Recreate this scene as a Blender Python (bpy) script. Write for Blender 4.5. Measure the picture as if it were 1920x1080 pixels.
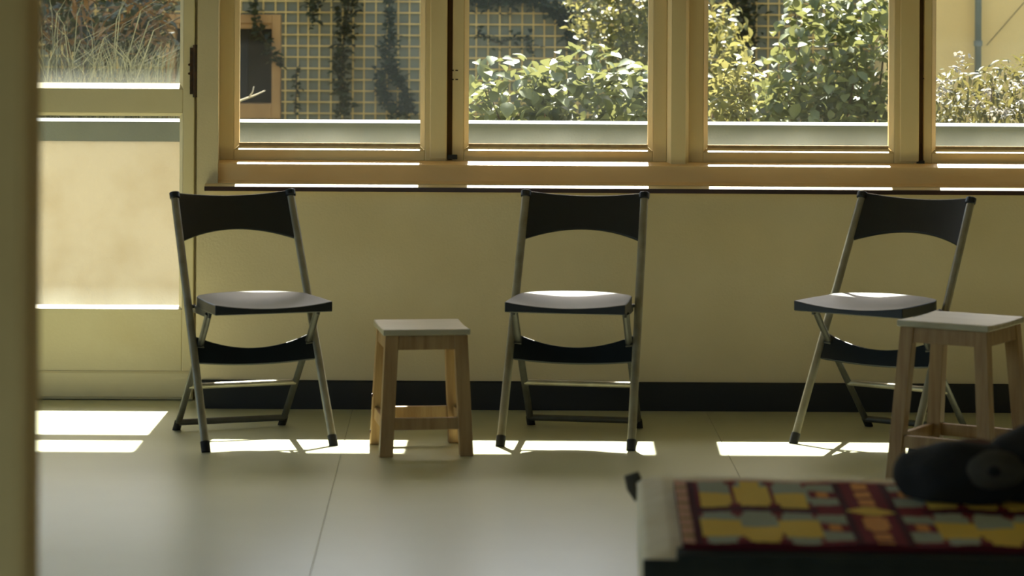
import bpy, bmesh, math, random
from mathutils import Vector, Matrix, Euler

# ------------------------------------------------------------------ scene basics
for o in list(bpy.data.objects):
    bpy.data.objects.remove(o)
S = bpy.context.scene
COL = S.collection
R = math.radians
PI = math.pi

# ------------------------------------------------------------------ camera (wall face is Y = 0, camera looks along +Y)
CAM_D, CAM_H, FPX, ROLL = 10.70, 1.55, 5900.0, 0.0055
PPX, PPY = 880.0, -87.0                      # principal point of the uncropped picture
cam_data = bpy.data.cameras.new('camera')
cam = bpy.data.objects.new('camera', cam_data)
COL.objects.link(cam)
cam.location = (0, -CAM_D, CAM_H)
cam.rotation_euler = (Matrix.Rotation(R(90), 3, 'X') @ Matrix.Rotation(ROLL, 3, 'Z')).to_euler()
cam_data.sensor_width = 36
cam_data.lens = FPX * 36 / 1920
cam_data.shift_x = (960 - PPX) / 1920
cam_data.shift_y = -(540 - PPY) / 1920
cam_data.clip_start, cam_data.clip_end = 0.05, 200
cam_data.dof.use_dof = True
cam_data.dof.focus_distance = 11.8
cam_data.dof.aperture_fstop = 4.6
S.camera = cam

# ------------------------------------------------------------------ sky, sun, exposure
SUN_TAN = 1.19
w = bpy.data.worlds.new('sky'); S.world = w; w.use_nodes = True
nt = w.node_tree; bg = nt.nodes['Background']
sk = nt.nodes.new('ShaderNodeTexSky'); sk.sky_type = 'NISHITA'; sk.sun_disc = False
sk.sun_elevation = math.atan(SUN_TAN); sk.sun_rotation = 0.0
sk.air_density = 1.0; sk.dust_density = 2.5; sk.ozone_density = 0.6
nt.links.new(sk.outputs[0], bg.inputs[0]); bg.inputs[1].default_value = 0.10
sd = bpy.data.lights.new('sun', 'SUN'); sd.energy = 5.5; sd.angle = R(0.53); sd.color = (1, .95, .86)
sun = bpy.data.objects.new('sun', sd); COL.objects.link(sun)
sun.location = (0, 12, 16)
sun.rotation_euler = Vector((-0.03, -1, -SUN_TAN)).to_track_quat('-Z', 'Y').to_euler()
S.view_settings.view_transform = 'Standard'; S.view_settings.look = 'None'
S.view_settings.gamma = 1.0; S.view_settings.use_curve_mapping = False
S.view_settings.exposure = 2.5

# ------------------------------------------------------------------ measuring helpers: a picture point at a known distance -> room position
def un(px, py):
    c, s = math.cos(ROLL), math.sin(ROLL)
    dx, dy = px - PPX, py - PPY
    return dx * c + dy * s, -dx * s + dy * c
def X(px, py, Y):
    return un(px, py)[0] * (Y + CAM_D) / FPX
def Z(px, py, Y):
    return CAM_H - un(px, py)[1] * (Y + CAM_D) / FPX
def P(px, py, Y):
    return Vector((X(px, py, Y), Y, Z(px, py, Y)))

# ------------------------------------------------------------------ materials
def lin(r, g, b):
    f = lambda v: (v / 255 / 12.92) if v / 255 <= .04045 else ((v / 255 + .055) / 1.055) ** 2.4
    return (f(r), f(g), f(b), 1)
def mat(name, c1, c2=None, scale=8, rough=.6, bump=0, bscale=60, spec=.5, detail=4, stretch=(1, 1, 1), metal=0, lo=.35, hi=.65, coord='Object'):
    m = bpy.data.materials.new(name); m.use_nodes = True
    n = m.node_tree.nodes; l = m.node_tree.links; b = n['Principled BSDF']
    b.inputs['Roughness'].default_value = rough
    b.inputs['Specular IOR Level'].default_value = spec
    b.inputs['Metallic'].default_value = metal
    tc = n.new('ShaderNodeTexCoord'); mp = n.new('ShaderNodeMapping'); mp.inputs['Scale'].default_value = stretch
    l.new(tc.outputs[coord], mp.inputs[0])
    if c2 is None:
        b.inputs['Base Color'].default_value = c1
    else:
        t = n.new('ShaderNodeTexNoise'); t.inputs['Scale'].default_value = scale; t.inputs['Detail'].default_value = detail
        l.new(mp.outputs[0], t.inputs['Vector'])
        r = n.new('ShaderNodeValToRGB'); r.color_ramp.elements[0].color = c1; r.color_ramp.elements[1].color = c2
        r.color_ramp.elements[0].position = lo; r.color_ramp.elements[1].position = hi
        l.new(t.outputs['Fac'], r.inputs[0]); l.new(r.outputs[0], b.inputs['Base Color'])
    if bump:
        t2 = n.new('ShaderNodeTexNoise'); t2.inputs['Scale'].default_value = bscale; t2.inputs['Detail'].default_value = 5
        l.new(mp.outputs[0], t2.inputs['Vector'])
        bp = n.new('ShaderNodeBump'); bp.inputs['Strength'].default_value = bump; bp.inputs['Distance'].default_value = .01
        l.new(t2.outputs['Fac'], bp.inputs['Height']); l.new(bp.outputs[0], b.inputs['Normal'])
    return m
def leaf_mat(name, c1, c2, trans, rough=.35, spec=.5, tf=.5):
    m = bpy.data.materials.new(name); m.use_nodes = True
    n = m.node_tree.nodes; l = m.node_tree.links; b = n['Principled BSDF']; out = n['Material Output']
    b.inputs['Roughness'].default_value = rough; b.inputs['Specular IOR Level'].default_value = spec
    oi = n.new('ShaderNodeObjectInfo'); ge = n.new('ShaderNodeNewGeometry')
    ad = n.new('ShaderNodeMath'); ad.operation = 'ADD'
    l.new(oi.outputs['Random'], ad.inputs[0]); l.new(ge.outputs['Random Per Island'], ad.inputs[1])
    fr = n.new('ShaderNodeMath'); fr.operation = 'FRACT'; l.new(ad.outputs[0], fr.inputs[0])
    mx = n.new('ShaderNodeMix'); mx.data_type = 'RGBA'
    mx.inputs['A'].default_value = c1; mx.inputs['B'].default_value = c2
    l.new(fr.outputs[0], mx.inputs['Factor']); l.new(mx.outputs['Result'], b.inputs['Base Color'])
    tr = n.new('ShaderNodeBsdfTranslucent'); tr.inputs[0].default_value = trans
    ms = n.new('ShaderNodeMixShader'); ms.inputs[0].default_value = tf
    l.new(b.outputs[0], ms.inputs[1]); l.new(tr.outputs[0], ms.inputs[2]); l.new(ms.outputs[0], out.inputs[0])
    return m
def glass_mat(name, dust, dust2):
    m = bpy.data.materials.new(name); m.use_nodes = True
    n = m.node_tree.nodes; l = m.node_tree.links; out = n['Material Output']; n.remove(n['Principled BSDF'])
    tp = n.new('ShaderNodeBsdfTransparent'); tp.inputs[0].default_value = (.93, .95, .93, 1)
    gl = n.new('ShaderNodeBsdfGlossy'); gl.inputs['Roughness'].default_value = .02; gl.inputs[0].default_value = (1, 1, 1, 1)
    fz = n.new('ShaderNodeFresnel')
    ge = n.new('ShaderNodeNewGeometry'); mi = n.new('ShaderNodeMapRange')      # same reflectance entering and leaving the thin pane
    mi.inputs['To Min'].default_value = 1.45; mi.inputs['To Max'].default_value = 1 / 1.45
    l.new(ge.outputs['Backfacing'], mi.inputs[0]); l.new(mi.outputs[0], fz.inputs[0])
    m1 = n.new('ShaderNodeMixShader'); l.new(fz.outputs[0], m1.inputs[0]); l.new(tp.outputs[0], m1.inputs[1]); l.new(gl.outputs[0], m1.inputs[2])
    df = n.new('ShaderNodeBsdfDiffuse'); df.inputs[0].default_value = lin(200, 205, 195)
    ts = n.new('ShaderNodeBsdfTranslucent'); ts.inputs[0].default_value = lin(200, 205, 195)
    m0 = n.new('ShaderNodeMixShader'); m0.inputs[0].default_value = .5; l.new(df.outputs[0], m0.inputs[1]); l.new(ts.outputs[0], m0.inputs[2])
    # dust: a thin film everywhere, thicker smears low on the pane (generated coordinates of the pane)
    tc = n.new('ShaderNodeTexCoord')
    t = n.new('ShaderNodeTexNoise'); t.inputs['Scale'].default_value = 5; t.inputs['Detail'].default_value = 6; l.new(tc.outputs['Object'], t.inputs['Vector'])
    sp = n.new('ShaderNodeSeparateXYZ'); l.new(tc.outputs['Object'], sp.inputs[0])
    mr = n.new('ShaderNodeMapRange'); mr.inputs['From Min'].default_value = 0; mr.inputs['From Max'].default_value = .065
    mr.inputs['To Min'].default_value = 1; mr.inputs['To Max'].default_value = 0; l.new(sp.outputs[2], mr.inputs[0])
    mu = n.new('ShaderNodeMath'); mu.operation = 'MULTIPLY'; l.new(mr.outputs[0], mu.inputs[0]); l.new(t.outputs['Fac'], mu.inputs[1])
    ma = n.new('ShaderNodeMath'); ma.operation = 'MULTIPLY_ADD'; l.new(mu.outputs[0], ma.inputs[0]); ma.inputs[1].default_value = dust2
    mt = n.new('ShaderNodeMath'); mt.operation = 'MULTIPLY'; l.new(t.outputs['Fac'], mt.inputs[0]); mt.inputs[1].default_value = dust
    l.new(mt.outputs[0], ma.inputs[2])
    m2 = n.new('ShaderNodeMixShader'); l.new(ma.outputs[0], m2.inputs[0]); l.new(m1.outputs[0], m2.inputs[1]); l.new(m0.outputs[0], m2.inputs[2])
    l.new(m2.outputs[0], out.inputs[0])
    return m

M = {}
M['wall'] = mat('wall_paint', lin(206, 190, 150), lin(214, 198, 158), 3, .75, .12, 120)
M['inner'] = mat('inner_wall_paint', lin(214, 202, 170), lin(220, 208, 178), 3, .8, .1, 120)
M['jamb'] = mat('ochre_jamb_paint', lin(232, 198, 132), lin(222, 186, 120), 3, .7, .08, 90)
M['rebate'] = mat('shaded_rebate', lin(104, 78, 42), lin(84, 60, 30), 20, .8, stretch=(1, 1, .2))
M['putty'] = mat('old_putty', lin(200, 176, 134), lin(176, 150, 110), 40, .8)
M['ceiling'] = mat('ceiling_paint', lin(225, 215, 190), None, 3, .85)
M['floor'] = mat('floor_vinyl', lin(184, 184, 148), lin(190, 190, 155), 2.2, .33, .02, 300, spec=.85)
M['joint'] = mat('floor_joint', lin(150, 148, 128), None, 3, .8)
M['base'] = mat('dark_skirting', lin(9, 14, 17), lin(12, 17, 20), 6, .6)
M['frame'] = mat('cream_gloss_paint', lin(230, 208, 156), lin(216, 184, 126), 4, .42, .06, 90, stretch=(1, 1, .3), lo=.45, hi=.75)
M['framelit'] = mat('bounce_lit_gloss_paint', lin(244, 208, 150), lin(232, 188, 122), 4, .45, .06, 90, stretch=(.4, 1, 1), lo=.4, hi=.75)  # frame paint with light bounced off the sill put into its colour
M['framecream'] = mat('door_paint', lin(212, 200, 160), lin(205, 190, 145), 4, .45, .06, 90, lo=.45, hi=.75)
M['sill'] = mat('dark_sill_wood', lin(58, 34, 26), lin(44, 26, 20), 14, .35, stretch=(.2, 1, 1))
M['sillpaint'] = mat('sill_paint', lin(226, 206, 160), lin(214, 190, 140), 5, .5)
M['rust'] = mat('rusty_iron', lin(46, 34, 20), lin(72, 46, 22), 50, .8, .4, 80)
M['glass'] = glass_mat('window_glass', .010, .13)
M['plastic'] = mat('navy_black_plastic', lin(11, 20, 26), lin(14, 23, 29), 30, .4, .05, 400)
M['seat'] = mat('seat_plastic', lin(16, 22, 28), lin(19, 25, 31), 30, .44, .02, 400, spec=1.0)
M['steel'] = mat('grey_painted_tube', lin(150, 146, 128), lin(135, 128, 108), 20, .35, metal=.35)
M['darksteel'] = mat('dark_tube', lin(70, 70, 64), lin(58, 58, 52), 20, .45, metal=.2)
M['rubber'] = mat('black_rubber', lin(18, 18, 18), None, 5, .7)
M['pine'] = mat('pine_wood', lin(164, 134, 86), lin(138, 104, 60), 9, .55, .1, 60, stretch=(6, 6, .5), lo=.3, hi=.7)
M['pinetop'] = mat('pine_top', lin(178, 172, 146), lin(162, 152, 122), 7, .4, .08, 60, stretch=(1, 8, 1), lo=.3, hi=.7)
M['knot'] = mat('pine_knot', lin(70, 34, 14), None, 5, .6)
M['plaster'] = mat('parapet_plaster', lin(158, 157, 154), lin(147, 143, 134), 5, .85, .25, 70, lo=.4, hi=.7)
M['coping'] = mat('grey_coping', lin(50, 62, 62), lin(57, 68, 66), 8, .7, .15, 90)
M['concrete'] = mat('walkway_concrete', lin(134, 132, 124), lin(122, 118, 108), 4, .85, .2, 60)
M['eave'] = mat('eave_paint', lin(215, 205, 180), None, 3, .8)
M['garden_wall'] = mat('blue_grey_render', lin(122, 122, 100), lin(108, 108, 88), 2, .9, .2, 30)
M['ochre'] = mat('ochre_render', lin(238, 204, 134), lin(230, 192, 120), 2, .9, .2, 40)
M['lath'] = mat('trellis_lath', lin(218, 184, 108), lin(200, 164, 90), 12, .7)
M['oldwood'] = mat('opening_wood', lin(176, 130, 68), lin(156, 110, 52), 9, .65, stretch=(1, 1, .4))
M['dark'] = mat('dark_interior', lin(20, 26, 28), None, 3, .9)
M['pipe'] = mat('grey_pipe', lin(128, 132, 118), lin(116, 120, 106), 9, .5)
M['soil'] = mat('garden_soil', lin(112, 100, 70), lin(96, 100, 60), 6, .95)
M['bark'] = mat('bark', lin(92, 74, 48), lin(72, 58, 38), 18, .85)
M['twig'] = mat('pale_twig', lin(206, 190, 156), None, 9, .8)
M['leaf_broad'] = leaf_mat('broad_leaf', lin(76, 90, 60), lin(122, 130, 84), lin(128, 128, 76), .45, .4, .34)
M['leaf_yellow'] = leaf_mat('yellow_green_leaf', lin(74, 84, 44), lin(122, 122, 66), lin(144, 136, 80), .4, .4, .36)
M['leaf_dark'] = leaf_mat('ivy_leaf', lin(22, 32, 22), lin(48, 60, 36), lin(84, 92, 40), .5, .3, .2)
M['leaf_grey'] = leaf_mat('grey_leaf', lin(76, 80, 50), lin(112, 110, 72), lin(112, 104, 56), .5, .25, .33)
M['petal'] = leaf_mat('white_petal', lin(160, 156, 150), lin(130, 126, 118), lin(150, 144, 132), .6, .2, .3)
M['leaf_dry'] = leaf_mat('dry_leaf', lin(62, 54, 38), lin(136, 100, 58), lin(104, 76, 42), .75, .1, .3)
M['grass_dry'] = leaf_mat('dry_grass', lin(74, 80, 62), lin(128, 126, 102), lin(96, 94, 68), .75, .1, .3)
M['sheet'] = mat('cream_cover', lin(232, 220, 188), lin(222, 208, 172), 12, .9, .2, 200)
M['darkcloth'] = mat('dark_green_cloth', lin(40, 44, 34), lin(32, 36, 28), 14, .95, .2, 200)
M['bundle'] = mat('black_cloth', lin(14, 16, 15), lin(20, 21, 19), 10, .9, .3, 120)
M['greypatch'] = mat('grey_cloth', lin(72, 69, 60), lin(60, 58, 50), 14, .9, .3, 120)
M['browncloth'] = mat('brown_cloth', lin(96, 58, 46), None, 14, .9)
M['iron'] = mat('dark_iron', lin(40, 38, 32), None, 9, .6)

# ------------------------------------------------------------------ mesh building
class MB:
    def __init__(s): s.v = []; s.f = []
    def add(s, vs, fs):
        k = len(s.v); s.v += [tuple(p) for p in vs]; s.f += [tuple(i + k for i in f) for f in fs]; return s
    def box(s, x0, x1, y0, y1, z0, z1):
        return s.hexa([(x0, y0, z0), (x1, y0, z0), (x1, y1, z0), (x0, y1, z0)], [(x0, y0, z1), (x1, y0, z1), (x1, y1, z1), (x0, y1, z1)])
    def hexa(s, b, t):
        return s.add(list(b) + list(t), [(3, 2, 1, 0), (4, 5, 6, 7), (0, 1, 5, 4), (1, 2, 6, 5), (2, 3, 7, 6), (3, 0, 4, 7)])
    def prism_x(s, prof, x0, x1, dx0=None):
        """profile of (y, z) points, counter-clockwise seen from +X, extruded along X"""
        n = len(prof)
        vs = [(x0 + (dx0[i] if dx0 else 0), y, z) for i, (y, z) in enumerate(prof)] + [(x1, y, z) for y, z in prof]
        fs = [tuple(reversed(range(n))), tuple(range(n, 2 * n))] + [(i, (i + 1) % n, n + (i + 1) % n, n + i) for i in range(n)]
        return s.add(vs, fs)
    def prism_z(s, prof, z0, z1):
        n = len(prof)
        vs = [(x, y, z0) for x, y in prof] + [(x, y, z1) for x, y in prof]
        fs = [tuple(reversed(range(n))), tuple(range(n, 2 * n))] + [(i, (i + 1) % n, n + (i + 1) % n, n + i) for i in range(n)]
        return s.add(vs, fs)
    def tube(s, pts, ra, rb=None, n=10, side=Vector((1, 0, 0)), taper=None):
        rb = rb or ra; pts = [Vector(p) for p in pts]; k = len(s.v)
        for i, p in enumerate(pts):
            t = (pts[min(i + 1, len(pts) - 1)] - pts[max(i - 1, 0)]).normalized()
            sd = side - t * side.dot(t)
            if sd.length < 1e-4: sd = Vector((0, 1, 0)) - t * t.y
            sd.normalize(); up = t.cross(sd)
            q = taper[i] if taper else 1
            for j in range(n):
                a = 2 * PI * j / n
                s.v.append(tuple(p + sd * (math.cos(a) * ra * q) + up * (math.sin(a) * rb * q)))
        m = len(pts)
        for i in range(m - 1):
            for j in range(n):
                s.f.append((k + i * n + j, k + i * n + (j + 1) % n, k + (i + 1) * n + (j + 1) % n, k + (i + 1) * n + j))
        s.f.append(tuple(k + j for j in reversed(range(n)))); s.f.append(tuple(k + (m - 1) * n + j for j in range(n)))
        return s
    def slab(s, top, bot):
        """two equal grids (rows of points) joined into a closed sheet"""
        r, c = len(top), len(top[0]); k = len(s.v)
        for g in (top, bot):
            for row in g: s.v += [tuple(p) for p in row]
        o = r * c; I = lambda i, j: k + i * c + j
        for i in range(r - 1):
            for j in range(c - 1):
                s.f.append((I(i, j), I(i, j + 1), I(i + 1, j + 1), I(i + 1, j)))
                s.f.append((o + I(i, j), o + I(i + 1, j), o + I(i + 1, j + 1), o + I(i, j + 1)))
        for j in range(c - 1):
            s.f.append((I(0, j), o + I(0, j), o + I(0, j + 1), I(0, j + 1)))
            s.f.append((I(r - 1, j), I(r - 1, j + 1), o + I(r - 1, j + 1), o + I(r - 1, j)))
        for i in range(r - 1):
            s.f.append((I(i, 0), I(i + 1, 0), o + I(i + 1, 0), o + I(i, 0)))
            s.f.append((I(i, c - 1), o + I(i, c - 1), o + I(i + 1, c - 1), I(i + 1, c - 1)))
        return s
    def build(s, name, m, parent=None, smooth=False, bevel=0, segs=2, origin=None):
        me = bpy.data.meshes.new(name)
        vs = s.v
        if origin is not None: vs = [(p[0] - origin[0], p[1] - origin[1], p[2] - origin[2]) for p in vs]
        me.from_pydata(vs, [], s.f); me.update()
        bm = bmesh.new(); bm.from_mesh(me); bmesh.ops.recalc_face_normals(bm, faces=bm.faces); bm.to_mesh(me); bm.free()
        me.materials.append(M[m] if isinstance(m, str) else m)
        for p in me.polygons: p.use_smooth = bool(smooth)
        o = bpy.data.objects.new(name, me); COL.objects.link(o)
        if origin is not None: o.location = origin
        if parent: o.parent = parent
        if bevel:
            b = o.modifiers.new('bevel', 'BEVEL'); b.width = bevel; b.segments = segs; b.limit_method = 'ANGLE'; b.angle_limit = R(40)
        return o
def box(name, m, dims, parent=None, bevel=0, **k):
    return MB().box(*dims).build(name, m, parent, bevel=bevel, **k)
def tag(o, label=None, cat=None, group=None, kind=None):
    if label: o['label'] = label
    if cat: o['category'] = cat
    if group: o['group'] = group
    if kind: o['kind'] = kind
    return o
def empty(name, loc=(0, 0, 0), rz=0, **k):
    o = bpy.data.objects.new(name, None); COL.objects.link(o); o.location = loc; o.rotation_euler = (0, 0, rz); o.empty_display_size = .1
    return tag(o, **k)
def struct(o): o['kind'] = 'structure'; return o
def copy_tree(o, parent=None):
    c = o.copy(); COL.objects.link(c); c.parent = parent
    for ch in o.children: copy_tree(ch, c)
    return c

# ================================================================== THE ROOM
RX0, RX1, RY0, RZ1 = -3.6, 3.6, -12.4, 2.8
PARTY = -6.5                                  # partition with the doorway the camera looks through
WX0 = X(369, 300, 0)                          # left end of the window wall
WIN_X0 = X(409, 200, 0)                       # left edge of the window opening
WIN_X1 = 3.05
SILLZ = Z(600, 349, -.03)                     # top of the sill board
DOOR_Y = .18
DX1 = X(364, 300, DOOR_Y); DX0 = DX1 - .82    # door leaf
WIN_TOP, DOOR_TOP = 2.2, 2.2

# floor: long sheets 1.2 m wide with tight joints
fl = struct(box('floor', 'joint', (RX0 - .1, RX1 + .1, RY0 - .1, .32, -.12, -.004)))
x = -.388 - 1.2 * 3
while x < RX1:
    a, b = max(x, RX0 - .1) + .0006, min(x + 1.2, RX1 + .1) - .0006
    box('floor_sheet', 'floor', (a, b, RY0 - .1, .32, -.004, 0), fl, bevel=.0006, segs=1)
    x += 1.2
struct(box('ceiling', 'ceiling', (RX0 - .2, RX1 + .2, RY0 - .2, .3, RZ1, RZ1 + .15)))
wb = MB()
WT = .26
wb.box(WX0, RX1 + .2, 0, WT, -.1, SILLZ - .015)                     # under the window
wb.box(WX0, WIN_X0, 0, WT, SILLZ - .015, RZ1)                        # pier between door and window
wb.box(WIN_X0, WIN_X1, 0, WT, WIN_TOP, RZ1)                          # lintel
wb.box(WIN_X1, RX1 + .2, 0, WT, SILLZ - .015, RZ1)
wb.box(DX0 - .05, WX0, 0, WT, DOOR_TOP + .05, RZ1)                   # over the door
wb.box(RX0 - .2, DX0 - .05, 0, WT, -.1, RZ1)
struct(wb.build('wall_back', 'wall'))
# unseen windows added for fill light: left wall, and behind the camera
def wall_with_fill_window(name, n, along, fix0, fix1, a0, a1, o0, o1, oz0, oz1, inner):
    mb = MB()
    def bx(a, b, z0, z1):
        if along == 'y': mb.box(fix0, fix1, a, b, z0, z1)
        else: mb.box(a, b, fix0, fix1, z0, z1)
    bx(a0, o0, -.1, RZ1); bx(o1, a1, -.1, RZ1); bx(o0, o1, -.1, oz0); bx(o0, o1, oz1, RZ1)
    struct(mb.build(name, 'inner'))
    mid = (fix0 + fix1) / 2
    wn = struct(empty('window_%d' % n, (mid, (o0 + o1) / 2, oz0) if along == 'y' else ((o0 + o1) / 2, mid, oz0)))  # out of view, added to let in fill light
    def piece(nm, m, a, b, z0, z1, h):
        q = MB().box(mid - h, mid + h, a, b, z0, z1) if along == 'y' else MB().box(a, b, mid - h, mid + h, z0, z1)
        o = q.build(nm, m); o.parent = wn; o.location = Vector(o.location) - wn.location
    for z0, z1 in ((oz0, oz0 + .06), (oz1 - .06, oz1)): piece('rail', 'frame', o0, o1, z0, z1, .03)
    k = 3
    for i in range(k + 1):
        a = o0 + (o1 - o0 - .06) * i / k; piece('stile', 'frame', a, a + .06, oz0 + .06, oz1 - .06, .028)
        if i < k: piece('pane', 'glass', a + .06, a + (o1 - o0 - .06) / k, oz0 + .06, oz1 - .06, .002)
wall_with_fill_window('wall_left', 2, 'y', RX0 - .2, RX0, RY0 - .2, 0, -6.2, -.7, .45, 2.5, 1)
struct(box('wall_right', 'inner', (RX1, RX1 + .2, RY0 - .2, 0, -.1, RZ1)))
wall_with_fill_window('wall_front', 3, 'x', RY0 - .2, RY0, RX0, RX1, -3.2, 3.2, .3, 2.6, 1)
# partition with doorway
JX = X(50, 500, PARTY - .06)
pw = MB(); pw.box(RX0, JX - .03, PARTY - .06, PARTY + .06, 0, RZ1); pw.box(1.0, RX1, PARTY - .06, PARTY + .06, 0, RZ1)
pw.box(JX - .03, 1.0, PARTY - .06, PARTY + .06, 2.2, RZ1)
struct(pw.build('wall_inner', 'jamb'))
tj = MB(); tj.box(JX - .03, JX, PARTY - .075, PARTY + .075, 0, 2.2); tj.box(JX - .09, JX - .008, PARTY - .08, PARTY - .06, 0, 2.25)
struct(tj.build('trim_1', 'jamb', bevel=.004))
# dark skirting under the window
bz = Z(660, 714, -.012)
struct(MB().prism_x([(-.014, 0), (0, 0), (0, bz), (-.010, bz), (-.014, bz - .004)], WX0 + .02, RX1).build('baseboard_back', 'base'))

# ------------------------------------------------------------------ window
win = struct(empty('window_1', (WIN_X0, .05, SILLZ)))
def wpart(mb, name, m, parent=win, **k):
    o = mb.build(name, m, **k)
    o.parent = parent
    chain = Vector((0, 0, 0)); p = parent
    while p: chain += p.location; p = p.parent
    o.location = Vector(o.location) - chain
    return o
YS = .07                                       # room-side face of the sashes
FR_T, FR_M, FR_B = Z(600, 303, .03), Z(600, 308, .02), SILLZ
# frame bottom rail: a lit sloping top, a flat face and a small foot moulding, its end cut on a slant
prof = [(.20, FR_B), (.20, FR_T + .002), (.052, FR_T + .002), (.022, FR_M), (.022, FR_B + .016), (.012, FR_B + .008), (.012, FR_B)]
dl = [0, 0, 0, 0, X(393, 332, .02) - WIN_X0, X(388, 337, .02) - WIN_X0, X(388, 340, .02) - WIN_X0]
wpart(MB().prism_x(list(reversed(prof)), WIN_X0, WIN_X1, list(reversed(dl))), 'frame_bottom_rail', 'framelit')
wpart(MB().box(WIN_X0, WIN_X1, .05, .2, WIN_TOP - .05, WIN_TOP), 'frame_top_rail', 'frame', bevel=.004)
# sill board
sl = MB()
ya, yb = -.048, .05
st = Z(600, 344, -.03)
sl.prism_x([(-.046, SILLZ - .016), (.06, SILLZ - .016), (.06, SILLZ + .006), (-.034, SILLZ + .006), (-.046, SILLZ - .001)], X(384, 350, -.04), RX1)
so = wpart(sl, 'sill_board', 'sillpaint')
sf = MB().box(X(383, 350, -.05), RX1, -.050, -.0462, SILLZ - .017, SILLZ - .0015)
wpart(sf, 'sill_edge', 'sill', bevel=.001, segs=1)

GZ0 = Z(600, 268, YS + .02)                    # bottom of the glass
RB1, RB0 = Z(600, 274, YS + .015), Z(600, 281, YS)   # lit bevel of the bottom rail
def xs(px): return X(px, 200, YS)
def sash(pxa, pxg0, pxg1, pxb, dy=0, hinge=0):
    """one casement: outer stile edge, glass edges, other stile edge, in picture columns measured on the photograph"""
    xa, g0, g1, xb = xs(pxa), xs(pxg0), xs(pxg1), xs(pxb)
    y0, y1 = YS + dy, YS + dy + .045
    z0, z1 = FR_T + .0015, WIN_TOP - .055
    zt = z1 - .06
    bv = .016; bd = .016                       # sloping inner bevel: width and depth
    m = MB()
    bot = GZ0 - .006
    # stiles, rails (plain members)
    m.box(xa, g0 - bv, y0, y1, z0, z1); m.box(g1 + bv, xb, y0, y1, z0, z1)
    m.box(g0 - bv, g1 + bv, y0, y1, z0, RB0); m.box(g0 - bv, g1 + bv, y0, y1, zt + bv, z1)
    o = wpart(m, 'sash', 'frame', bevel=.003)
    def sub(mb, name, mt, **k): return wpart(mb, name, mt, parent=o, **k)
    b = MB()
    # bevelled glazing bead all round, sloping back to the glass
    for (xx0, xx1) in ((g0 - bv, g0), (g1 + bv, g1)):
        b.hexa([(xx0, y0, RB0), (xx1, y0 + bd, bot), (xx1, y1, bot), (xx0, y1, RB0)], [(xx0, y0, zt + bv), (xx1, y0 + bd, zt), (xx1, y1, zt), (xx0, y1, zt + bv)])
    b.hexa([(g0 - bv, y0, RB0), (g1 + bv, y0, RB0), (g1 + bv, y1, RB0), (g0 - bv, y1, RB0)],
           [(g0, y0 + bd * 1.4, RB1), (g1, y0 + bd * 1.4, RB1), (g1, y1, RB1 - .012), (g0, y1, RB1 - .012)])
    pt = MB().box(g0, g1, y0 + .0225, y0 + .030, RB1 - .006, GZ0)
    b.hexa([(g0, y0 + bd, zt), (g1, y0 + bd, zt), (g1, y1, zt), (g0, y1, zt)], [(g0 - bv, y0, zt + bv), (g1 + bv, y0, zt + bv), (g1 + bv, y1, zt + bv), (g0 - bv, y1, zt + bv)])
    sub(b, 'glazing_bead', 'frame')
    sub(pt, 'putty_line', 'putty')
    gy = y0 + .026
    sub(MB().box(g0 - .004, g1 + .004, gy, gy + .004, bot - .004, zt + .004), 'pane', 'glass', origin=(g0, gy, bot - .004))
    return o
s1 = sash(411, 448, 788, 838)
s2 = sash(848, 879, 1216, 1251, .012)
s3 = sash(1291, 1328, 1668, 1723)
s4 = sash(1733, 1757, 2095, 2131, .012)
s5 = sash(2171, 2208, 2520, 2560)
# meeting strip on the wide meeting stiles, with a soft rounded profile
for pa, pb in ((806, 838), (1687, 1723)):
    wpart(MB().box(xs(pa), xs(pb), YS - .008, YS + .001, FR_T + .008, WIN_TOP - .06), 'meeting_strip', 'frame', bevel=.004)
# fixed mullions with chamfered edges
for pa, pb in ((1251, 1291), (2131, 2171)):
    a, b = xs(pa), xs(pb); c = .012
    wpart(MB().prism_z([(a, .20), (a, .055), (a + c, .04), (b - c, .04), (b, .055), (b, .20)], FR_M - .004, WIN_TOP - .05), 'mullion', 'frame')
# dark rebate strips seen in the gaps between the casements
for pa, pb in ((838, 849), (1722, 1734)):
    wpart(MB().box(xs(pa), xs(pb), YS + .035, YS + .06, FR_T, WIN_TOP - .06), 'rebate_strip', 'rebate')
# latch bits
wpart(MB().box(xs(840), xs(858), YS - .006, YS + .008, Z(850, 299, YS), Z(850, 290, YS)), 'bolt', 'iron', bevel=.002)
wpart(MB().box(xs(1719), xs(1734), YS - .006, YS + .008, Z(1726, 309, YS), Z(1726, 301, YS)), 'bolt', 'iron', bevel=.002)
for px, py in ((848, 132), (856, 132), (848, 149), (856, 149), (1730, 147)):
    p = P(px, py, YS + .008)
    wpart(MB().box(p.x - .004, p.x + .005, p.y, p.y + .008, p.z - .002, p.z + .002), 'screw', 'rust')
wpart(MB().tube([P(1711, 307, YS - .012), P(1711, 307, YS - .004)], .004, n=8), 'stop_stud', 'framecream')

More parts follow.
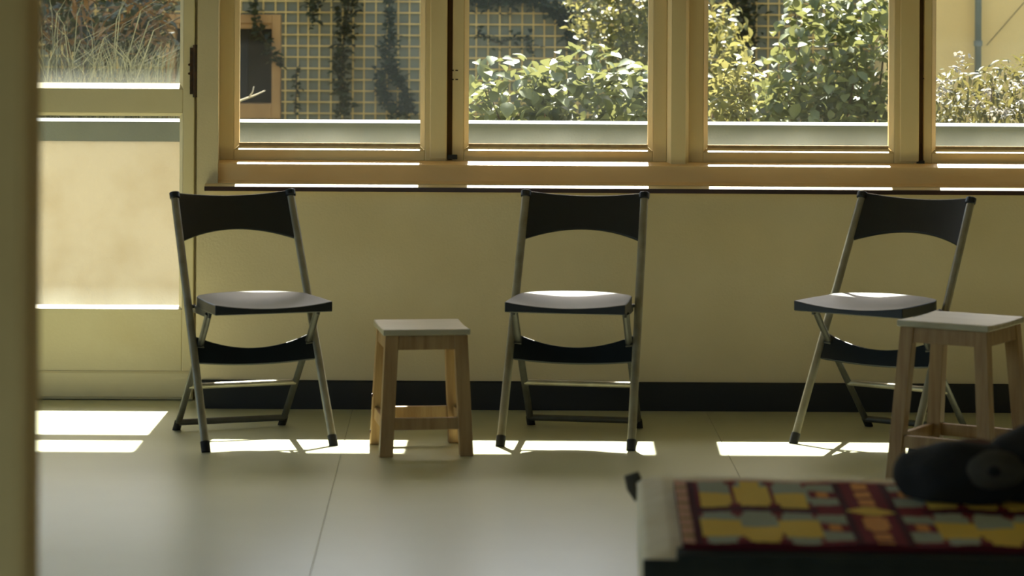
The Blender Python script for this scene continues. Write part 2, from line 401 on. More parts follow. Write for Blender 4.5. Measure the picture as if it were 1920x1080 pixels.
# ------------------------------------------------------------------ glazed door
dr = struct(empty('door_1', (DX0, DOOR_Y, 0)))
def dpart(mb, name, m, parent=dr, **k): return wpart(mb, name, m, parent, **k)
DG1 = X(336, 300, DOOR_Y); DG0 = DX0 + (DX1 - DG1)
dz = lambda py: Z(200, py, DOOR_Y)
UG0, UB, RL = dz(157), dz(166), dz(211)
LG1, LG0, LB = dz(218), dz(561), dz(579)
y0, y1 = DOOR_Y, DOOR_Y + .042
lf = MB()
lf.box(DG1 + .012, DX1, y0, y1, .002, DOOR_TOP); lf.box(DX0, DG0 - .012, y0, y1, .002, DOOR_TOP)
lf.box(DG0 - .012, DG1 + .012, y0, y1, RL, UB); lf.box(DG0 - .012, DG1 + .012, y0, y1, .002, LB); lf.box(DG0 - .012, DG1 + .012, y0, y1, DOOR_TOP - .09, DOOR_TOP)
leaf_o = dpart(lf, 'door_leaf', 'framecream', bevel=.003)
def dsub(mb, name, m, **k): return wpart(mb, name, m, parent=leaf_o, **k)
def door_bead(zb, zbb, ztop, ztt):
    b = MB(); d = .014
    for xx0, xx1 in ((DG0 - .012, DG0), (DG1 + .012, DG1)):
        b.hexa([(xx0, y0, zb), (xx1, y0 + d, zbb), (xx1, y1, zbb), (xx0, y1, zb)], [(xx0, y0, ztt), (xx1, y0 + d, ztop), (xx1, y1, ztop), (xx0, y1, ztt)])
    b.hexa([(DG0 - .012, y0, zb), (DG1 + .012, y0, zb), (DG1 + .012, y1, zb), (DG0 - .012, y1, zb)], [(DG0, y0 + .025, zbb), (DG1, y0 + .025, zbb), (DG1, y1, zbb - .008), (DG0, y1, zbb - .008)])
    b.hexa([(DG0, y0 + d, ztop), (DG1, y0 + d, ztop), (DG1, y1, ztop), (DG0, y1, ztop)], [(DG0 - .012, y0, ztt), (DG1 + .012, y0, ztt), (DG1 + .012, y1, ztt), (DG0 - .012, y1, ztt)])
    return b
dsub(door_bead(UB, UG0 + .002, DOOR_TOP - .10, DOOR_TOP - .09), 'glazing_bead', 'framecream')
dsub(door_bead(LB, dz(573), LG1 + .001, RL), 'glazing_bead', 'framecream')
for za, zb in ((UG0 - .01, DOOR_TOP - .095), (LG0 - .02, RL + .002)):
    dsub(MB().box(DG0 - .004, DG1 + .004, y0 + .026, y0 + .030, za, zb), 'pane', 'glass', origin=(DG0, y0 + .026, za))
dsub(MB().prism_x([(y0 - .010, .012), (y0 + .001, .012), (y0 + .001, dz(695)), (y0 - .005, dz(695)), (y0 - .010, dz(699))], DX0 + .01, DX1 - .004), 'kick_board', 'framecream', bevel=.001)
# hinge between leaf and pier
hz0, hz1 = Z(362, 182, DOOR_Y), Z(362, 84, DOOR_Y)
h = MB(); xh = DX1 + .004
h.tube([(xh, y0 - .008, hz0), (xh, y0 - .008, hz1)], .009, n=10)
h.box(xh - .020, xh, y0 - .004, y0 + .001, hz0 + .01, hz1 - .01)
hg = dpart(h, 'hinge', 'rust')
for t in (.18, .3, .45, .62):
    z = hz0 + (hz1 - hz0) * t
    wpart(MB().tube([(xh - .016 - .006 * (t > .4), y0 - .008, z), (xh - .016 - .006 * (t > .4), y0 - .003, z)], .0045, n=8), 'screw', 'rust', parent=hg)
# door frame behind the pier and over the leaf
fm = MB(); fm.box(DX1 + .012, WX0 + .10, DOOR_Y - .012, WT + .02, 0, DOOR_TOP + .05) ; fm.box(DX0 - .05, DX0 - .004, DOOR_Y - .02, WT, 0, DOOR_TOP + .05); fm.box(DX0 - .05, DX1 + .012, DOOR_Y - .02, WT, DOOR_TOP + .004, DOOR_TOP + .05)
fm.box(DX1 - .014, DX1 + .03, y1 + .002, WT + .02, 0, DOOR_TOP); fm.box(DX0 - .03, DX0 + .014, y1 + .002, WT + .02, 0, DOOR_TOP); fm.box(DX0 - .03, DX1 + .03, y1 + .002, WT + .05, -.03, .03)
dpart(fm, 'door_frame', 'framecream')

# ================================================================== OUTSIDE: walkway, parapet, eave
struct(box('walkway', 'concrete', (-6, 6, WT, 1.36, -.15, -.02)))
PY = 1.30
pz1, pz0 = Z(470, 229, PY), Z(200, 265, PY)
par = struct(box('parapet', 'plaster', (-6, 6, PY + .035, PY + .19, -.3, pz0 + .004)))
box('coping', 'coping', (-6, 6, PY, PY + .226, pz0, pz1), par, bevel=.004)
EAVE_Z = 2.62
EAVE_Y = EAVE_Z / SUN_TAN - .945
ev = struct(box('eave', 'eave', (-6, 6, WT, EAVE_Y, EAVE_Z, EAVE_Z + .16)))
struct(box('roof', 'eave', (-6, 6, RY0 - .3, WT, RZ1 + .15, RZ1 + .3)))

# ================================================================== GARDEN
struct(box('ground', 'soil', (-14, 14, 1.36, 14, -.4, -.1)))
GY = 7.3
OX0, OX1, OZ0, OZ1 = X(312, 120, GY), X(527, 120, GY), Z(500, 222, GY), Z(480, 27, GY)
gw = MB(); GX1 = X(1640, 10, GY)
gw.box(-9, OX0, GY, GY + .35, -.3, 2.7); gw.box(OX1, GX1, GY, GY + .35, -.3, 2.7)
gw.box(OX0, OX1, GY, GY + .35, -.3, OZ0); gw.box(OX0, OX1, GY, GY + .35, OZ1, 2.7)
struct(gw.build('garden_wall', 'garden_wall'))
# framed opening in the garden wall
op = tag(empty('wood_framed_opening', ((OX0 + OX1) / 2, GY, OZ0)), 'dark opening with a tan wooden frame in the grey garden wall', 'window frame')
t = 17 / 327.8
def gpart(mb, name, m, parent, **k): return wpart(mb, name, m, parent, **k)
gpart(MB().box(OX0, OX0 + t, GY - .03, GY + .1, OZ0, OZ1), 'jamb', 'oldwood', op, bevel=.004)
gpart(MB().box(OX1 - t, OX1, GY - .03, GY + .1, OZ0, OZ1), 'jamb', 'oldwood', op, bevel=.004)
gpart(MB().box(OX0 + t, OX1 - t, GY - .03, GY + .1, OZ1 - t, OZ1), 'head', 'oldwood', op, bevel=.004)
gpart(MB().box(OX0 + t, OX1 - t, GY - .03, GY + .1, OZ0, Z(480, 194, GY)), 'bottom_rail', 'oldwood', op, bevel=.004)
gpart(MB().box(OX0 + t, OX1 - t, GY - .02, GY + .1, OZ1 - t - .03, OZ1 - t), 'inner_head', 'oldwood', op, bevel=.003)
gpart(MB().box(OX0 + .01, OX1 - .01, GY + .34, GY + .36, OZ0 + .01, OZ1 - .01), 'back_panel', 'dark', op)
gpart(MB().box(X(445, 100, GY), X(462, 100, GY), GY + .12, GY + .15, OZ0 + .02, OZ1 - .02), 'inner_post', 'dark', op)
# trellis
tr = tag(empty('trellis', (0, GY - .02, .3)), 'pale wooden square lattice fixed to the grey garden wall', 'trellis')
sp = .0641; tx0 = X(536.5, 100, GY)
TZ0, TZ1 = .35, 2.1
def lath(x0, x1, z0, z1, dy):
    gpart(MB().box(x0, x1, GY - .012 - dy, GY - .004 - dy, z0, z1), 'lath', 'lath', tr)
k = -46
while True:
    xx = tx0 + k * sp; k += 1
    if xx > GX1 - .02: break
    j = random.Random(k).uniform(-.004, .004)
    if OX0 - .01 < xx < OX1 + .005: lath(xx - .0043 + j, xx + .0043 + j, OZ1 + .004, TZ1, 0)
    else: lath(xx - .0043 + j, xx + .0043 + j, TZ0, TZ1, 0)
tz0 = Z(600, 44, GY)
for k in range(-12, 14):
    zz = tz0 + k * sp
    if not TZ0 < zz < TZ1: continue
    xa, xb = tx0 - 46 * sp, GX1 - .02
    if OZ0 - .01 < zz < OZ1 + .005:
        lath(xa, OX0 - .004, zz - .0043, zz + .0043, .008); lath(OX1 + .004, xb, zz - .0043, zz + .0043, .008)
    else: lath(xa, xb, zz - .0043, zz + .0043, .008)
# ochre building
struct(box('neighbour_wall', 'ochre', (GX1, 9, GY - .4, GY + .5, -.3, 4.2)))
py = GY - .46
pp = MB().tube([(X(1834, 50, py), py, -.1), (X(1834, 50, py), py, 4.1)], 6.2 / 330, n=12)
dp = tag(pp.build('drain_pipe', 'pipe', smooth=True), 'grey drain pipe running down the ochre wall', 'pipe')
for z in (1.05, 2.2, 3.4):
    MB().tube([(X(1834, 50, py), py, z), (X(1834, 50, py), py, z + .03)], 8 / 330, n=12).build('pipe_bracket', 'pipe', dp)
tag(MB().tube([P(1850, 85, GY - .41), P(1920, 5, GY - .41), P(1990, -80, GY - .41)], .0018, n=6).build('cable', 'iron'), 'thin dark cable slanting across the ochre wall', 'cable')

# ------------------------------------------------------------------ plants
def leaf_verts(L, W, bend, fold):
    """pointed leaf along +Y: four cross rows"""
    rows = [(0, .08), (.25, .8), (.55, 1.0), (.82, .55), (1, .03)]
    v = []; f = []
    for i, (t, wd) in enumerate(rows):
        z = -bend * L * t * t
        v += [(-W / 2 * wd, t * L, z + fold * W * wd), (0, t * L, z), (W / 2 * wd, t * L, z + fold * W * wd)]
    for i in range(4):
        a = i * 3
        f += [(a, a + 1, a + 4, a + 3), (a + 1, a + 2, a + 5, a + 4)]
    return v, f
def leaf_proto(name, m, L, W, bend=.25, fold=.18):
    me = bpy.data.meshes.new(name); v, f = leaf_verts(L, W, bend, fold); me.from_pydata(v, [], f); me.update(); me.materials.append(M[m])
    for p in me.polygons: p.use_smooth = True
    return me
def rnd_mat(rg, p, tilt=(0, 1.2), sc=(.7, 1.2), face=None):
    az = rg.uniform(0, 2 * PI); ti = rg.uniform(*tilt); ro = rg.uniform(-.6, .6)
    s = rg.uniform(*sc)
    return Matrix.Translation(p) @ Matrix.Rotation(az, 4, 'Z') @ Matrix.Rotation(-ti, 4, 'X') @ Matrix.Rotation(ro, 4, 'Y') @ Matrix.Scale(s, 4)
def add_leaves_joined(name, m, mats, L, W, parent, bend=.25, fold=.18):
    v0, f0 = leaf_verts(L, W, bend, fold); mb = MB()
    for mt in mats: mb.add([mt @ Vector(p) for p in v0], f0)
    me = bpy.data.meshes.new(name); me.from_pydata(mb.v, [], mb.f); me.update(); me.materials.append(M[m])
    for p in me.polygons: p.use_smooth = True
    o = bpy.data.objects.new(name, me); COL.objects.link(o); o.parent = parent; o['kind'] = 'stuff'; return o
def in_blob(rg, blobs):
    tot = [b[3] * b[4] * b[5] for b in blobs]
    b = rg.choices(blobs, tot)[0]
    while True:
        d = Vector((rg.uniform(-1, 1), rg.uniform(-1, 1), rg.uniform(-1, 1)))
        if .25 < d.length < 1: break
    return Vector((b[0] + d.x * b[3], b[1] + d.y * b[4], b[2] + d.z * b[5]))
def shrub(name, label, cat, base, blobs, m, L, W, n, seed, stems=6, nparts=300, tilt=(-.6, 1.2), sc=(.6, 1.25), group=None, bend=.25):
    """blobs: (x, y, z, rx, ry, rz) in world space"""
    rg = random.Random(seed)
    root = tag(empty(name, base), label, cat, group)
    pts = [in_blob(rg, blobs) for _ in range(n)]
    pts = [p for p in pts if p.z > .1]
    B = Vector(base)
    mats = [rnd_mat(rg, p - B, tilt, sc) for p in pts]
    order = sorted(range(len(pts)), key=lambda i: pts[i].y + (0 if pts[i].z > .62 else 5))   # nearest and in view first
    me = leaf_proto('leaf', m, L, W, bend)
    for i in order[:nparts]:
        o = bpy.data.objects.new('leaf', me); COL.objects.link(o); o.parent = root; o.matrix_local = mats[i]
    if len(order) > nparts:
        add_leaves_joined('foliage', m, [mats[i] for i in order[nparts:]], L, W, root, bend)
    for k in range(stems):
        q = in_blob(rg, blobs) - B
        mid = q * .5 + Vector((rg.uniform(-.05, .05), rg.uniform(-.05, .05), .05))
        MB().tube([(rg.uniform(-.04, .04), rg.uniform(-.04, .04), 0), mid, q], .009, n=6, taper=[1, .7, .35]).build('stem', 'bark', root, smooth=True)
    return root
def blob(px, py, Y, rpx, ry, rpy):
    p = P(px, py, Y); s = FPX / (Y + CAM_D)
    return (p.x, p.y, p.z, rpx / s, ry, rpy / s)
G0 = -.1
# broad-leaved bush in front of the lattice
b = [blob(960, 190, 3.4, 120, .25, 95), blob(1110, 185, 3.5, 130, .25, 100), blob(1000, 300, 3.5, 150, .25, 110), blob(1190, 230, 3.6, 90, .2, 110)]
shrub('broad_leaved_bush', 'bush of broad pale green leaves behind the parapet, in front of the lattice', 'bush', (X(1040, 400, 3.5), 3.5, G0), b, 'leaf_broad', .072, .058, 1250, 11, 7)
# tree with small yellow-green leaves
b = [blob(1150, 30, 5.4, 95, .35, 90), blob(1240, 90, 5.4, 110, .35, 120), blob(1350, 110, 5.2, 62, .3, 120), blob(1180, -60, 5.4, 110, .3, 60)]
shrub('yellow_green_tree', 'small tree with tiny yellow green leaves rising behind the broad leaved bush', 'tree', (X(1240, 400, 5.4), 5.4, G0), b, 'leaf_yellow', .048, .032, 2600, 12, 7)
# tall big-leaved bush
b = [blob(1540, 140, 3.9, 120, .3, 130), blob(1640, 90, 4.0, 90, .3, 130), blob(1560, 10, 4.1, 90, .25, 60), blob(1480, 220, 3.8, 90, .25, 90), blob(1600, 260, 3.9, 130, .3, 120)]
shrub('tall_leafy_bush', 'tall dense bush with rounded green leaves beside the ochre wall', 'bush', (X(1560, 420, 4.0), 4.0, G0), b, 'leaf_broad', .062, .050, 1700, 13, 8)
b = [blob(1370, 190, 3.0, 55, .15, 60), blob(1385, 140, 3.0, 40, .15, 60), blob(1365, 260, 3.0, 60, .15, 70)]
shrub('young_yellow_bush', 'slender yellow green bush at the foot of the dark ivy column', 'bush', (X(1375, 400, 3.0), 3.0, G0), b, 'leaf_yellow', .046, .030, 420, 14, 4)
# low flowering shrub at the right
b = [blob(1830, 185, 3.3, 120, .3, 70), blob(1950, 180, 3.4, 120, .3, 90), blob(1760, 220, 3.3, 80, .2, 70), blob(1880, 280, 3.4, 160, .3, 90)]
fs = shrub('flowering_shrub', 'low feathery shrub with white flower heads below the drain pipe', 'shrub', (X(1860, 420, 3.4), 3.4, G0), b, 'leaf_grey', .042, .014, 2600, 15, 8, sc=(.6, 1.5))
rg = random.Random(77); B = fs.location
for px, py in ((1803, 105), (1790, 125), (1768, 150), (1764, 168), (1850, 170), (1905, 160), (1918, 192), (1862, 208), (1880, 212), (1838, 196), (1940, 150), (1895, 205)):
    p = P(px, py, 2.95) - B; mb = MB(); v0, f0 = leaf_verts(.022, .014, .2, .1)
    for k in range(16):
        mt = rnd_mat(rg, p + Vector((rg.gauss(0, .018), rg.gauss(0, .01), rg.gauss(0, .010))), (-.2, .9), (.7, 1.3)); mb.add([mt @ Vector(q) for q in v0], f0)
    o = mb.build('flower_head', 'petal', fs)
# ivy strands on the lattice
def vine(name, label, path, n, spread, seed, L=.042, m='leaf_dark', cat='vine'):
    rg = random.Random(seed); pts = [P(px, py, GY - .06) for px, py in path]
    root = tag(empty(name, pts[-1]), label, cat, 'ivy on the garden lattice'); B = pts[-1]
    MB().tube([p - B for p in pts], .005, n=5).build('stem', 'bark', root)
    mats = []
    for k in range(n):
        t = rg.uniform(0, len(pts) - 1.001); i = int(t); p = pts[i].lerp(pts[i + 1], t - i)
        sx = spread[i] + (spread[min(i + 1, len(spread) - 1)] - spread[i]) * (t - i)
        q = p + Vector((rg.gauss(0, sx / 400), -.012 - abs(rg.gauss(0, .03)), rg.gauss(0, .02))) - B
        mats.append(rnd_mat(rg, q, (-1.2, .4), (.6, 1.3)))
    add_leaves_joined('foliage', m, mats, L, L * .75, root)
vine('ivy_strand', 'straight dark ivy strand hanging mid lattice', [(650, -80), (655, 0), (645, 60), (642, 110), (640, 160), (645, 222)], 420, [14, 16, 9, 10, 9, 8], 1)
vine('ivy_strand', 'short ivy strand hanging beside the wooden framed opening', [(575, -80), (582, 0), (590, 42)], 110, [12, 10, 5], 2)
vine('ivy_strand', 'dark green ivy strand that splits into a drop shaped loop', [(728, -60), (730, 30), (733, 75), (727, 115), (716, 160), (722, 195), (745, 212), (768, 205), (762, 180), (748, 150), (733, 120)], 760, [4, 5, 7, 10, 6, 5, 5, 6, 6, 5, 7], 3, L=.036)
vine('ivy_strand', 'thin sparse ivy shoot low on the lattice', [(556, 130), (556, 170), (552, 212)], 40, [4, 5, 4], 4, L=.032)
vine('ivy_strand', 'ivy hanging over the head of the wooden framed opening', [(480, -80), (482, 0), (476, 40), (500, 80), (515, 110), (525, 122)], 120, [16, 12, 6, 5, 4, 3], 5)
vine('ivy_column', 'thick dark ivy column between the yellow green bush and the tall bush', [(1395, -80), (1392, 0), (1395, 60), (1392, 120), (1385, 190), (1390, 260)], 700, [22, 20, 17, 14, 14, 14], 6, L=.045)
vine('ivy_curtain', 'dark ivy spreading over the top of the lattice above the broad leaved bush', [(860, -10), (920, 10), (980, -5), (1030, 20), (1070, 40), (1075, 95)], 700, [24, 22, 22, 20, 14, 10], 7, L=.04)
vine('ivy_curtain', 'loose ivy low on the lattice behind the broad leaved bush', [(895, 60), (930, 80), (985, 70), (1000, 100)], 110, [10, 12, 10, 8], 8, L=.03)
# dry shrub and grasses seen through the door
b = [blob(250, 20, 4.6, 110, .3, 60), blob(150, 60, 4.8, 90, .3, 60), blob(280, 70, 4.7, 60, .3, 50), blob(60, 30, 4.8, 80, .3, 70)]
shrub('dry_leaved_shrub', 'shrub with drooping brown and orange leaves seen through the upper door pane', 'shrub', (X(200, 420, 4.7), 4.7, G0), b, 'leaf_dry', .085, .022, 330, 16, 9, tilt=(-1.5, .3), bend=.4)
b = [blob(220, 70, 5.6, 110, .35, 50), blob(120, 30, 5.8, 90, .3, 60), blob(260, 20, 5.6, 70, .3, 50)]
shrub('dark_shrub', 'dark leafy shrub behind the brown leaved shrub', 'shrub', (X(190, 420, 5.7), 5.7, G0), b, 'leaf_dark', .06, .04, 900, 17, 6)
def grass(px0, px1, pytop, Y, n, seed, label, hvar=.5):
    rg = random.Random(seed); x0, x1 = X(px0, 200, Y), X(px1, 200, Y); zt = Z((px0 + px1) / 2, pytop, Y)
    root = tag(empty('grass_clump', ((x0 + x1) / 2, Y, G0)), label, 'grass'); B = root.location
    mb = MB()
    for k in range(n):
        bx = rg.uniform(x0, x1); by = Y + rg.uniform(-.25, .25); tall = k % 14 == 0 and bx < x0 + (x1 - x0) * .6; hh = (zt - G0) * (rg.uniform(1, 1.25) if tall else rg.uniform(1 - hvar, 1.06)); ln = max(-.45, min(.3, rg.gauss(0, .24))) * (.35 if bx > x1 - .25 else 1); wd = rg.uniform(.003, .007)
        a = rg.uniform(0, PI); dx, dy = math.cos(a) * wd, math.sin(a) * wd
        q = [Vector((bx, by, G0)), Vector((bx + ln * .3, by, G0 + hh * .6)), Vector((bx + ln * .8, by + ln * .2, G0 + hh * .92)), Vector((bx + ln * 1.5, by + ln * .4, G0 + hh))]
        v = []
        for i, p in enumerate(q):
            t_ = 1 - i / 3.2; v += [(p.x - dx * t_ - B.x, p.y - dy * t_ - B.y, p.z - B.z), (p.x + dx * t_ - B.x, p.y + dy * t_ - B.y, p.z - B.z)]
        mb.add(v, [(0, 1, 3, 2), (2, 3, 5, 4), (4, 5, 7, 6)])
    o = mb.build('blades', 'grass_dry', root); o['kind'] = 'stuff'
grass(30, 318, 92, 3.6, 1700, 21, 'pale dry grass at the foot of the brown leaved shrub')
# unseen tree added to shade the dry shrub and grass, crown above the picture
rg = random.Random(31)
tb = Vector((X(150, 0, 8.6), 8.6, G0))
tree = tag(empty('added_shade_tree', tb), 'unseen tree added behind the garden wall to shade the brown leaved shrub', 'tree')
MB().tube([(0, 0, 0), (.05, 0, 2), (-.05, 0, 4), (.1, -.1, 5.6)], .14, n=10, taper=[1.2, 1, .8, .4]).build('trunk', 'bark', tree, smooth=True)
for k in range(6):
    a = k * 1.05
    MB().tube([(0, 0, 3.6 + k * .25), (math.cos(a) * .6, math.sin(a) * .4, 4.6 + k * .2), (math.cos(a) * 1.1, math.sin(a) * .7, 5.3 + k * .15)], .05, n=7, taper=[1, .7, .3]).build('branch', 'bark', tree, smooth=True)
bl = [(0, 0, 5.4, 1.25, .8, 1.0), (-.9, .1, 5.6, .9, .7, .9), (.75, -.1, 5.7, .6, .7, .9), (-.2, 0, 6.4, 1.1, .7, .7)]
add_leaves_joined('foliage', 'leaf_dark', [rnd_mat(rg, in_blob(rg, bl), (-1, 1), (.7, 1.3)) for _ in range(4200)], .16, .10, tree)
# dead twig in front of the opening
Yt = 5.2
tw = MB(); tw.tube([P(425, 200, Yt), P(455, 187, Yt), P(475, 180, Yt), P(497, 170, Yt)], .006, n=6, taper=[1, .9, .7, .4]); tw.tube([P(466, 184, Yt), P(474, 172, Yt), P(476, 162, Yt)], .004, n=6, taper=[1, .7, .4])
tw.tube([P(380, 520, Yt), P(400, 320, Yt), P(425, 200, Yt)], .008, n=6, taper=[1.3, 1, .8])
tag(tw.build('dead_twig', 'twig', smooth=True), 'bare pale twig in front of the dark opening', 'twig')

# ================================================================== FOLDING CHAIRS
LEAN = .588; TOPZ = .768
def make_chair():
    root = empty('folding_chair')
    tx = lambda z, s: s * (.207 - .012 * z / TOPZ)
    up = Vector((0, LEAN, 1)).normalized(); nrm = Vector((0, 1, -LEAN)).normalized()
    for s in (-1, 1):
        pts = [(tx(z, s), LEAN * z, z) for z in (.012, .2, .4, .6, TOPZ - .006)]
        tb = MB().tube(pts, .0135, .010, 12).build('upright', 'steel', root, smooth=True)
        MB().tube([(tx(0, s), LEAN * .0, 0), (tx(.03, s), LEAN * .03, .03)], .0155, .012, 12).build('foot_cap', 'rubber', tb, smooth=True)
        xr = s * .178
        rl = MB().tube([(xr, .462, .012), (xr, .285, .2), (xr, .128, .37), (xr, .088, .418)], .0115, .008, 10).build('rear_leg', 'darksteel', root, smooth=True)
        MB().tube([(xr, .474, 0), (xr, .447, .030)], .014, .011, 10).build('foot_cap', 'rubber', rl, smooth=True)
        # pivot pin where the legs cross, and the seat hinge plate
        zc = .305; MB().tube([(s * .168, LEAN * zc, zc), (s * .212, LEAN * zc, zc)], .006, n=8, side=Vector((0, 0, 1))).build('pivot_pin', 'darksteel', root)
        zc = .425; MB().tube([(s * .178, LEAN * zc, zc), (s * .212, LEAN * zc, zc)], .006, n=8, side=Vector((0, 0, 1))).build('pivot_pin', 'darksteel', root)
        MB().box(s * .178 - .004, s * .178 + .004, .07, .27, .405, .428).build('seat_bracket', 'darksteel', root, bevel=.002)
    MB().tube([(-.178, .447, .028), (.178, .447, .028)], .0105, n=10, side=Vector((0, 0, 1))).build('crossbar', 'darksteel', root, smooth=True)
    MB().tube([(-.178, .322, .161), (.178, .322, .161)], .0095, n=10, side=Vector((0, 0, 1))).build('crossbar', 'steel', root, smooth=True)
    # backrest: curved plastic panel with an arched lower edge
    N = 16; fr, bk = [], []
    for i in range(7):
        a, b_ = [], []
        for j in range(N + 1):
            q = -1 + 2 * j / N
            dn = (.118 + .058 * q * q) * i / 6
            z = TOPZ - dn * .862 + .0
            p = Vector((q * .2, LEAN * z, z)) + nrm * (.028 * (1 - q * q) - .006)
            if i == 0: p += up * (.004 - .002 * (1 - q * q))
            a.append(p); b_.append(p + nrm * .012)
        fr.append(a); bk.append(b_)
    br = MB().slab(fr, bk).build('backrest', 'plastic', root, smooth=True, bevel=.003)
    for s in (-1, 1):   # moulded caps that hold the panel on the tubes
        z0, z1 = .60, TOPZ
        p0 = Vector((tx(z0, s), LEAN * z0, z0)); p1 = Vector((tx(z1, s), LEAN * z1, z1 + .004))
        MB().tube([p1 - up * .022, p1], .0175, .0145, 12).build('end_cap', 'plastic', br, smooth=True, bevel=.003)
    # brace panel between the uprights below the seat
    fr, bk = [], []
    for i in range(5):
        a, b_ = [], []
        for j in range(N + 1):
            q = -1 + 2 * j / N
            zt = .300 + .034 * q * q; zb = .252 + .004 * q * q
            z = zt + (zb - zt) * i / 4
            p = Vector((q * .19, LEAN * z, z)) + nrm * (.014 * (1 - q * q) - .004)
            a.append(p); b_.append(p + nrm * .010)
        fr.append(a); bk.append(b_)
    MB().slab(fr, bk).build('brace_panel', 'plastic', root, smooth=True, bevel=.002)
    # seat: dished panel, straight front with a turned-down lip, rounded rear
    top, bot = [], []
    NR = 12; N2 = 24
    for iy in range(NR + 1):
        a, b_ = [], []
        t = iy / NR
        for j in range(N2 + 1):
            q = -1 + 2 * j / N2
            e = max(0, 1 - q * q)
            yf = -.034 - .006 * e
            yr = .215 + .120 * e ** .6
            y = yf + (yr - yf) * t
            hw = .190 - .012 * max(0, t - .4)
            dish = .022 * e * math.sin(PI * (.25 + .75 * t))
            z = .459 - dish
            edge = abs(q) > .9 or iy <= 1 or iy >= NR - 1
            a.append(Vector((q * hw, y, z))); b_.append(Vector((q * hw, y, .426 if edge else min(z - .008, .430))))
        top.append(a); bot.append(b_)
    so_ = MB().slab(top, bot).build('seat', 'seat', root, smooth=True, bevel=.003)
    so_.data.materials.append(M['plastic'])
    for p in so_.data.polygons:
        if p.normal.z < .5: p.material_index = 1
    return root
def smooth_by_angle(root):
    for o in [root] + list(root.children_recursive):
        if o.type == 'MESH' and o.data.polygons and o.data.polygons[0].use_smooth:
            try: o.data.set_sharp_from_angle(angle=R(40))
            except Exception: pass
chair = make_chair(); smooth_by_angle(chair)
spots = [((507, 842), 20, 'dark folding chair with grey tube legs standing beside the glazed door'),
         ((1060, 841), -9.5, 'dark folding chair with grey tube legs under the middle window, beside the low stool'),
         ((1597, 843), -34, 'dark folding chair turned partly away, standing behind the taller stool')]
for i, ((px, py), a, lab) in enumerate(spots):
    o = chair if i == 0 else copy_tree(chair)
    u, v = un(px, py); D = FPX * CAM_H / v
    o.location = (u * D / FPX, D - CAM_D, 0); o.rotation_euler = (0, 0, R(a))
    tag(o, lab, 'chair', 'folding chairs along the window wall')

# ================================================================== STOOLS
def make_stool(label, H, W, base, leg, rail_z, loc, rz, splay, over=.008, seed=1):
    root = tag(empty('wooden_stool', loc, rz), label, 'stool', 'pine stools')
    n = 8
    top, bot = [], []
    for i in range(n + 1):
        a, b_ = [], []
        for j in range(n + 1):
            xx, yy = -W / 2 + W * j / n, -W / 2 + W * i / n
            d = .004 * (1 - (2 * i / n - 1) ** 2)
            a.append((xx, yy, H - d)); b_.append((xx, yy, H - .020))
        top.append(a); bot.append(b_)
    MB().slab(top, bot).build('seat', 'pinetop', root, bevel=.004)
    zt = H - .020; lw, ld = leg
    ht = W / 2 - over; hb = base / 2
    def corner(sx, sy, z):
        t_ = z / zt; h = hb + (ht - hb) * t_; return sx * h, sy * h
    for sx in (-1, 1):
        for sy in (-1, 1):
            q = []
            for z in (0, zt):
                cx_, cy_ = corner(sx, sy, z); xi, yi = cx_ - sx * lw, cy_ - sy * ld
                x0, x1 = min(cx_, xi), max(cx_, xi); y0_, y1_ = min(cy_, yi), max(cy_, yi)
                q.append([(x0, y0_, z), (x1, y0_, z), (x1, y1_, z), (x0, y1_, z)])
            MB().hexa(*q).build('leg', 'pine', root, bevel=.002)
    def rails(z0, z1, name, inset, th):
        for s in (-1, 1):
            q = []
            for z in (z0, z1):
                c = corner(1, 1, z)[0]
                q.append([(-c + lw - .002, s * (c - inset) - th / 2, z), (c - lw + .002, s * (c - inset) - th / 2, z), (c - lw + .002, s * (c - inset) + th / 2, z), (-c + lw - .002, s * (c - inset) + th / 2, z)])
            MB().hexa(*q).build(name, 'pine', root, bevel=.0015)
            q = []
            for z in (z0, z1):
                c = corner(1, 1, z)[0]
                q.append([(s * (c - inset) - th / 2, -c + ld - .002, z), (s * (c - inset) + th / 2, -c + ld - .002, z), (s * (c - inset) + th / 2, c - ld + .002, z), (s * (c - inset) - th / 2, c - ld + .002, z)])
            MB().hexa(*q).build(name, 'pine', root, bevel=.0015)
    rails(zt - .045, zt, 'apron', .013, .018)
    rails(rail_z, rail_z + .036, 'stretcher', .015, .018)
    return root
u, v = un(789, 849); D = 9.83
st1 = make_stool('low pine stool with a pale top between two folding chairs', .392, .272, .292, (.042, .032), .082, (u * D / FPX, D - CAM_D, 0), R(8), 3)
for (lx, ly, z) in ((-.1385, .122, .155), (-.1435, .126, .04)):
    MB().tube([(lx + .001, ly, z), (lx - .003, ly, z)], .006, n=8, side=Vector((0, 0, 1))).build('knot', 'knot', st1)
D2 = 9.22; u, v = un(1800, 870)
st2 = make_stool('taller pine stool standing close behind the covered daybed', .487, .285, .335, (.042, .036), .115, (u * (D2 + .03) / FPX, D2 + .03 - CAM_D, 0), R(-31), 3)

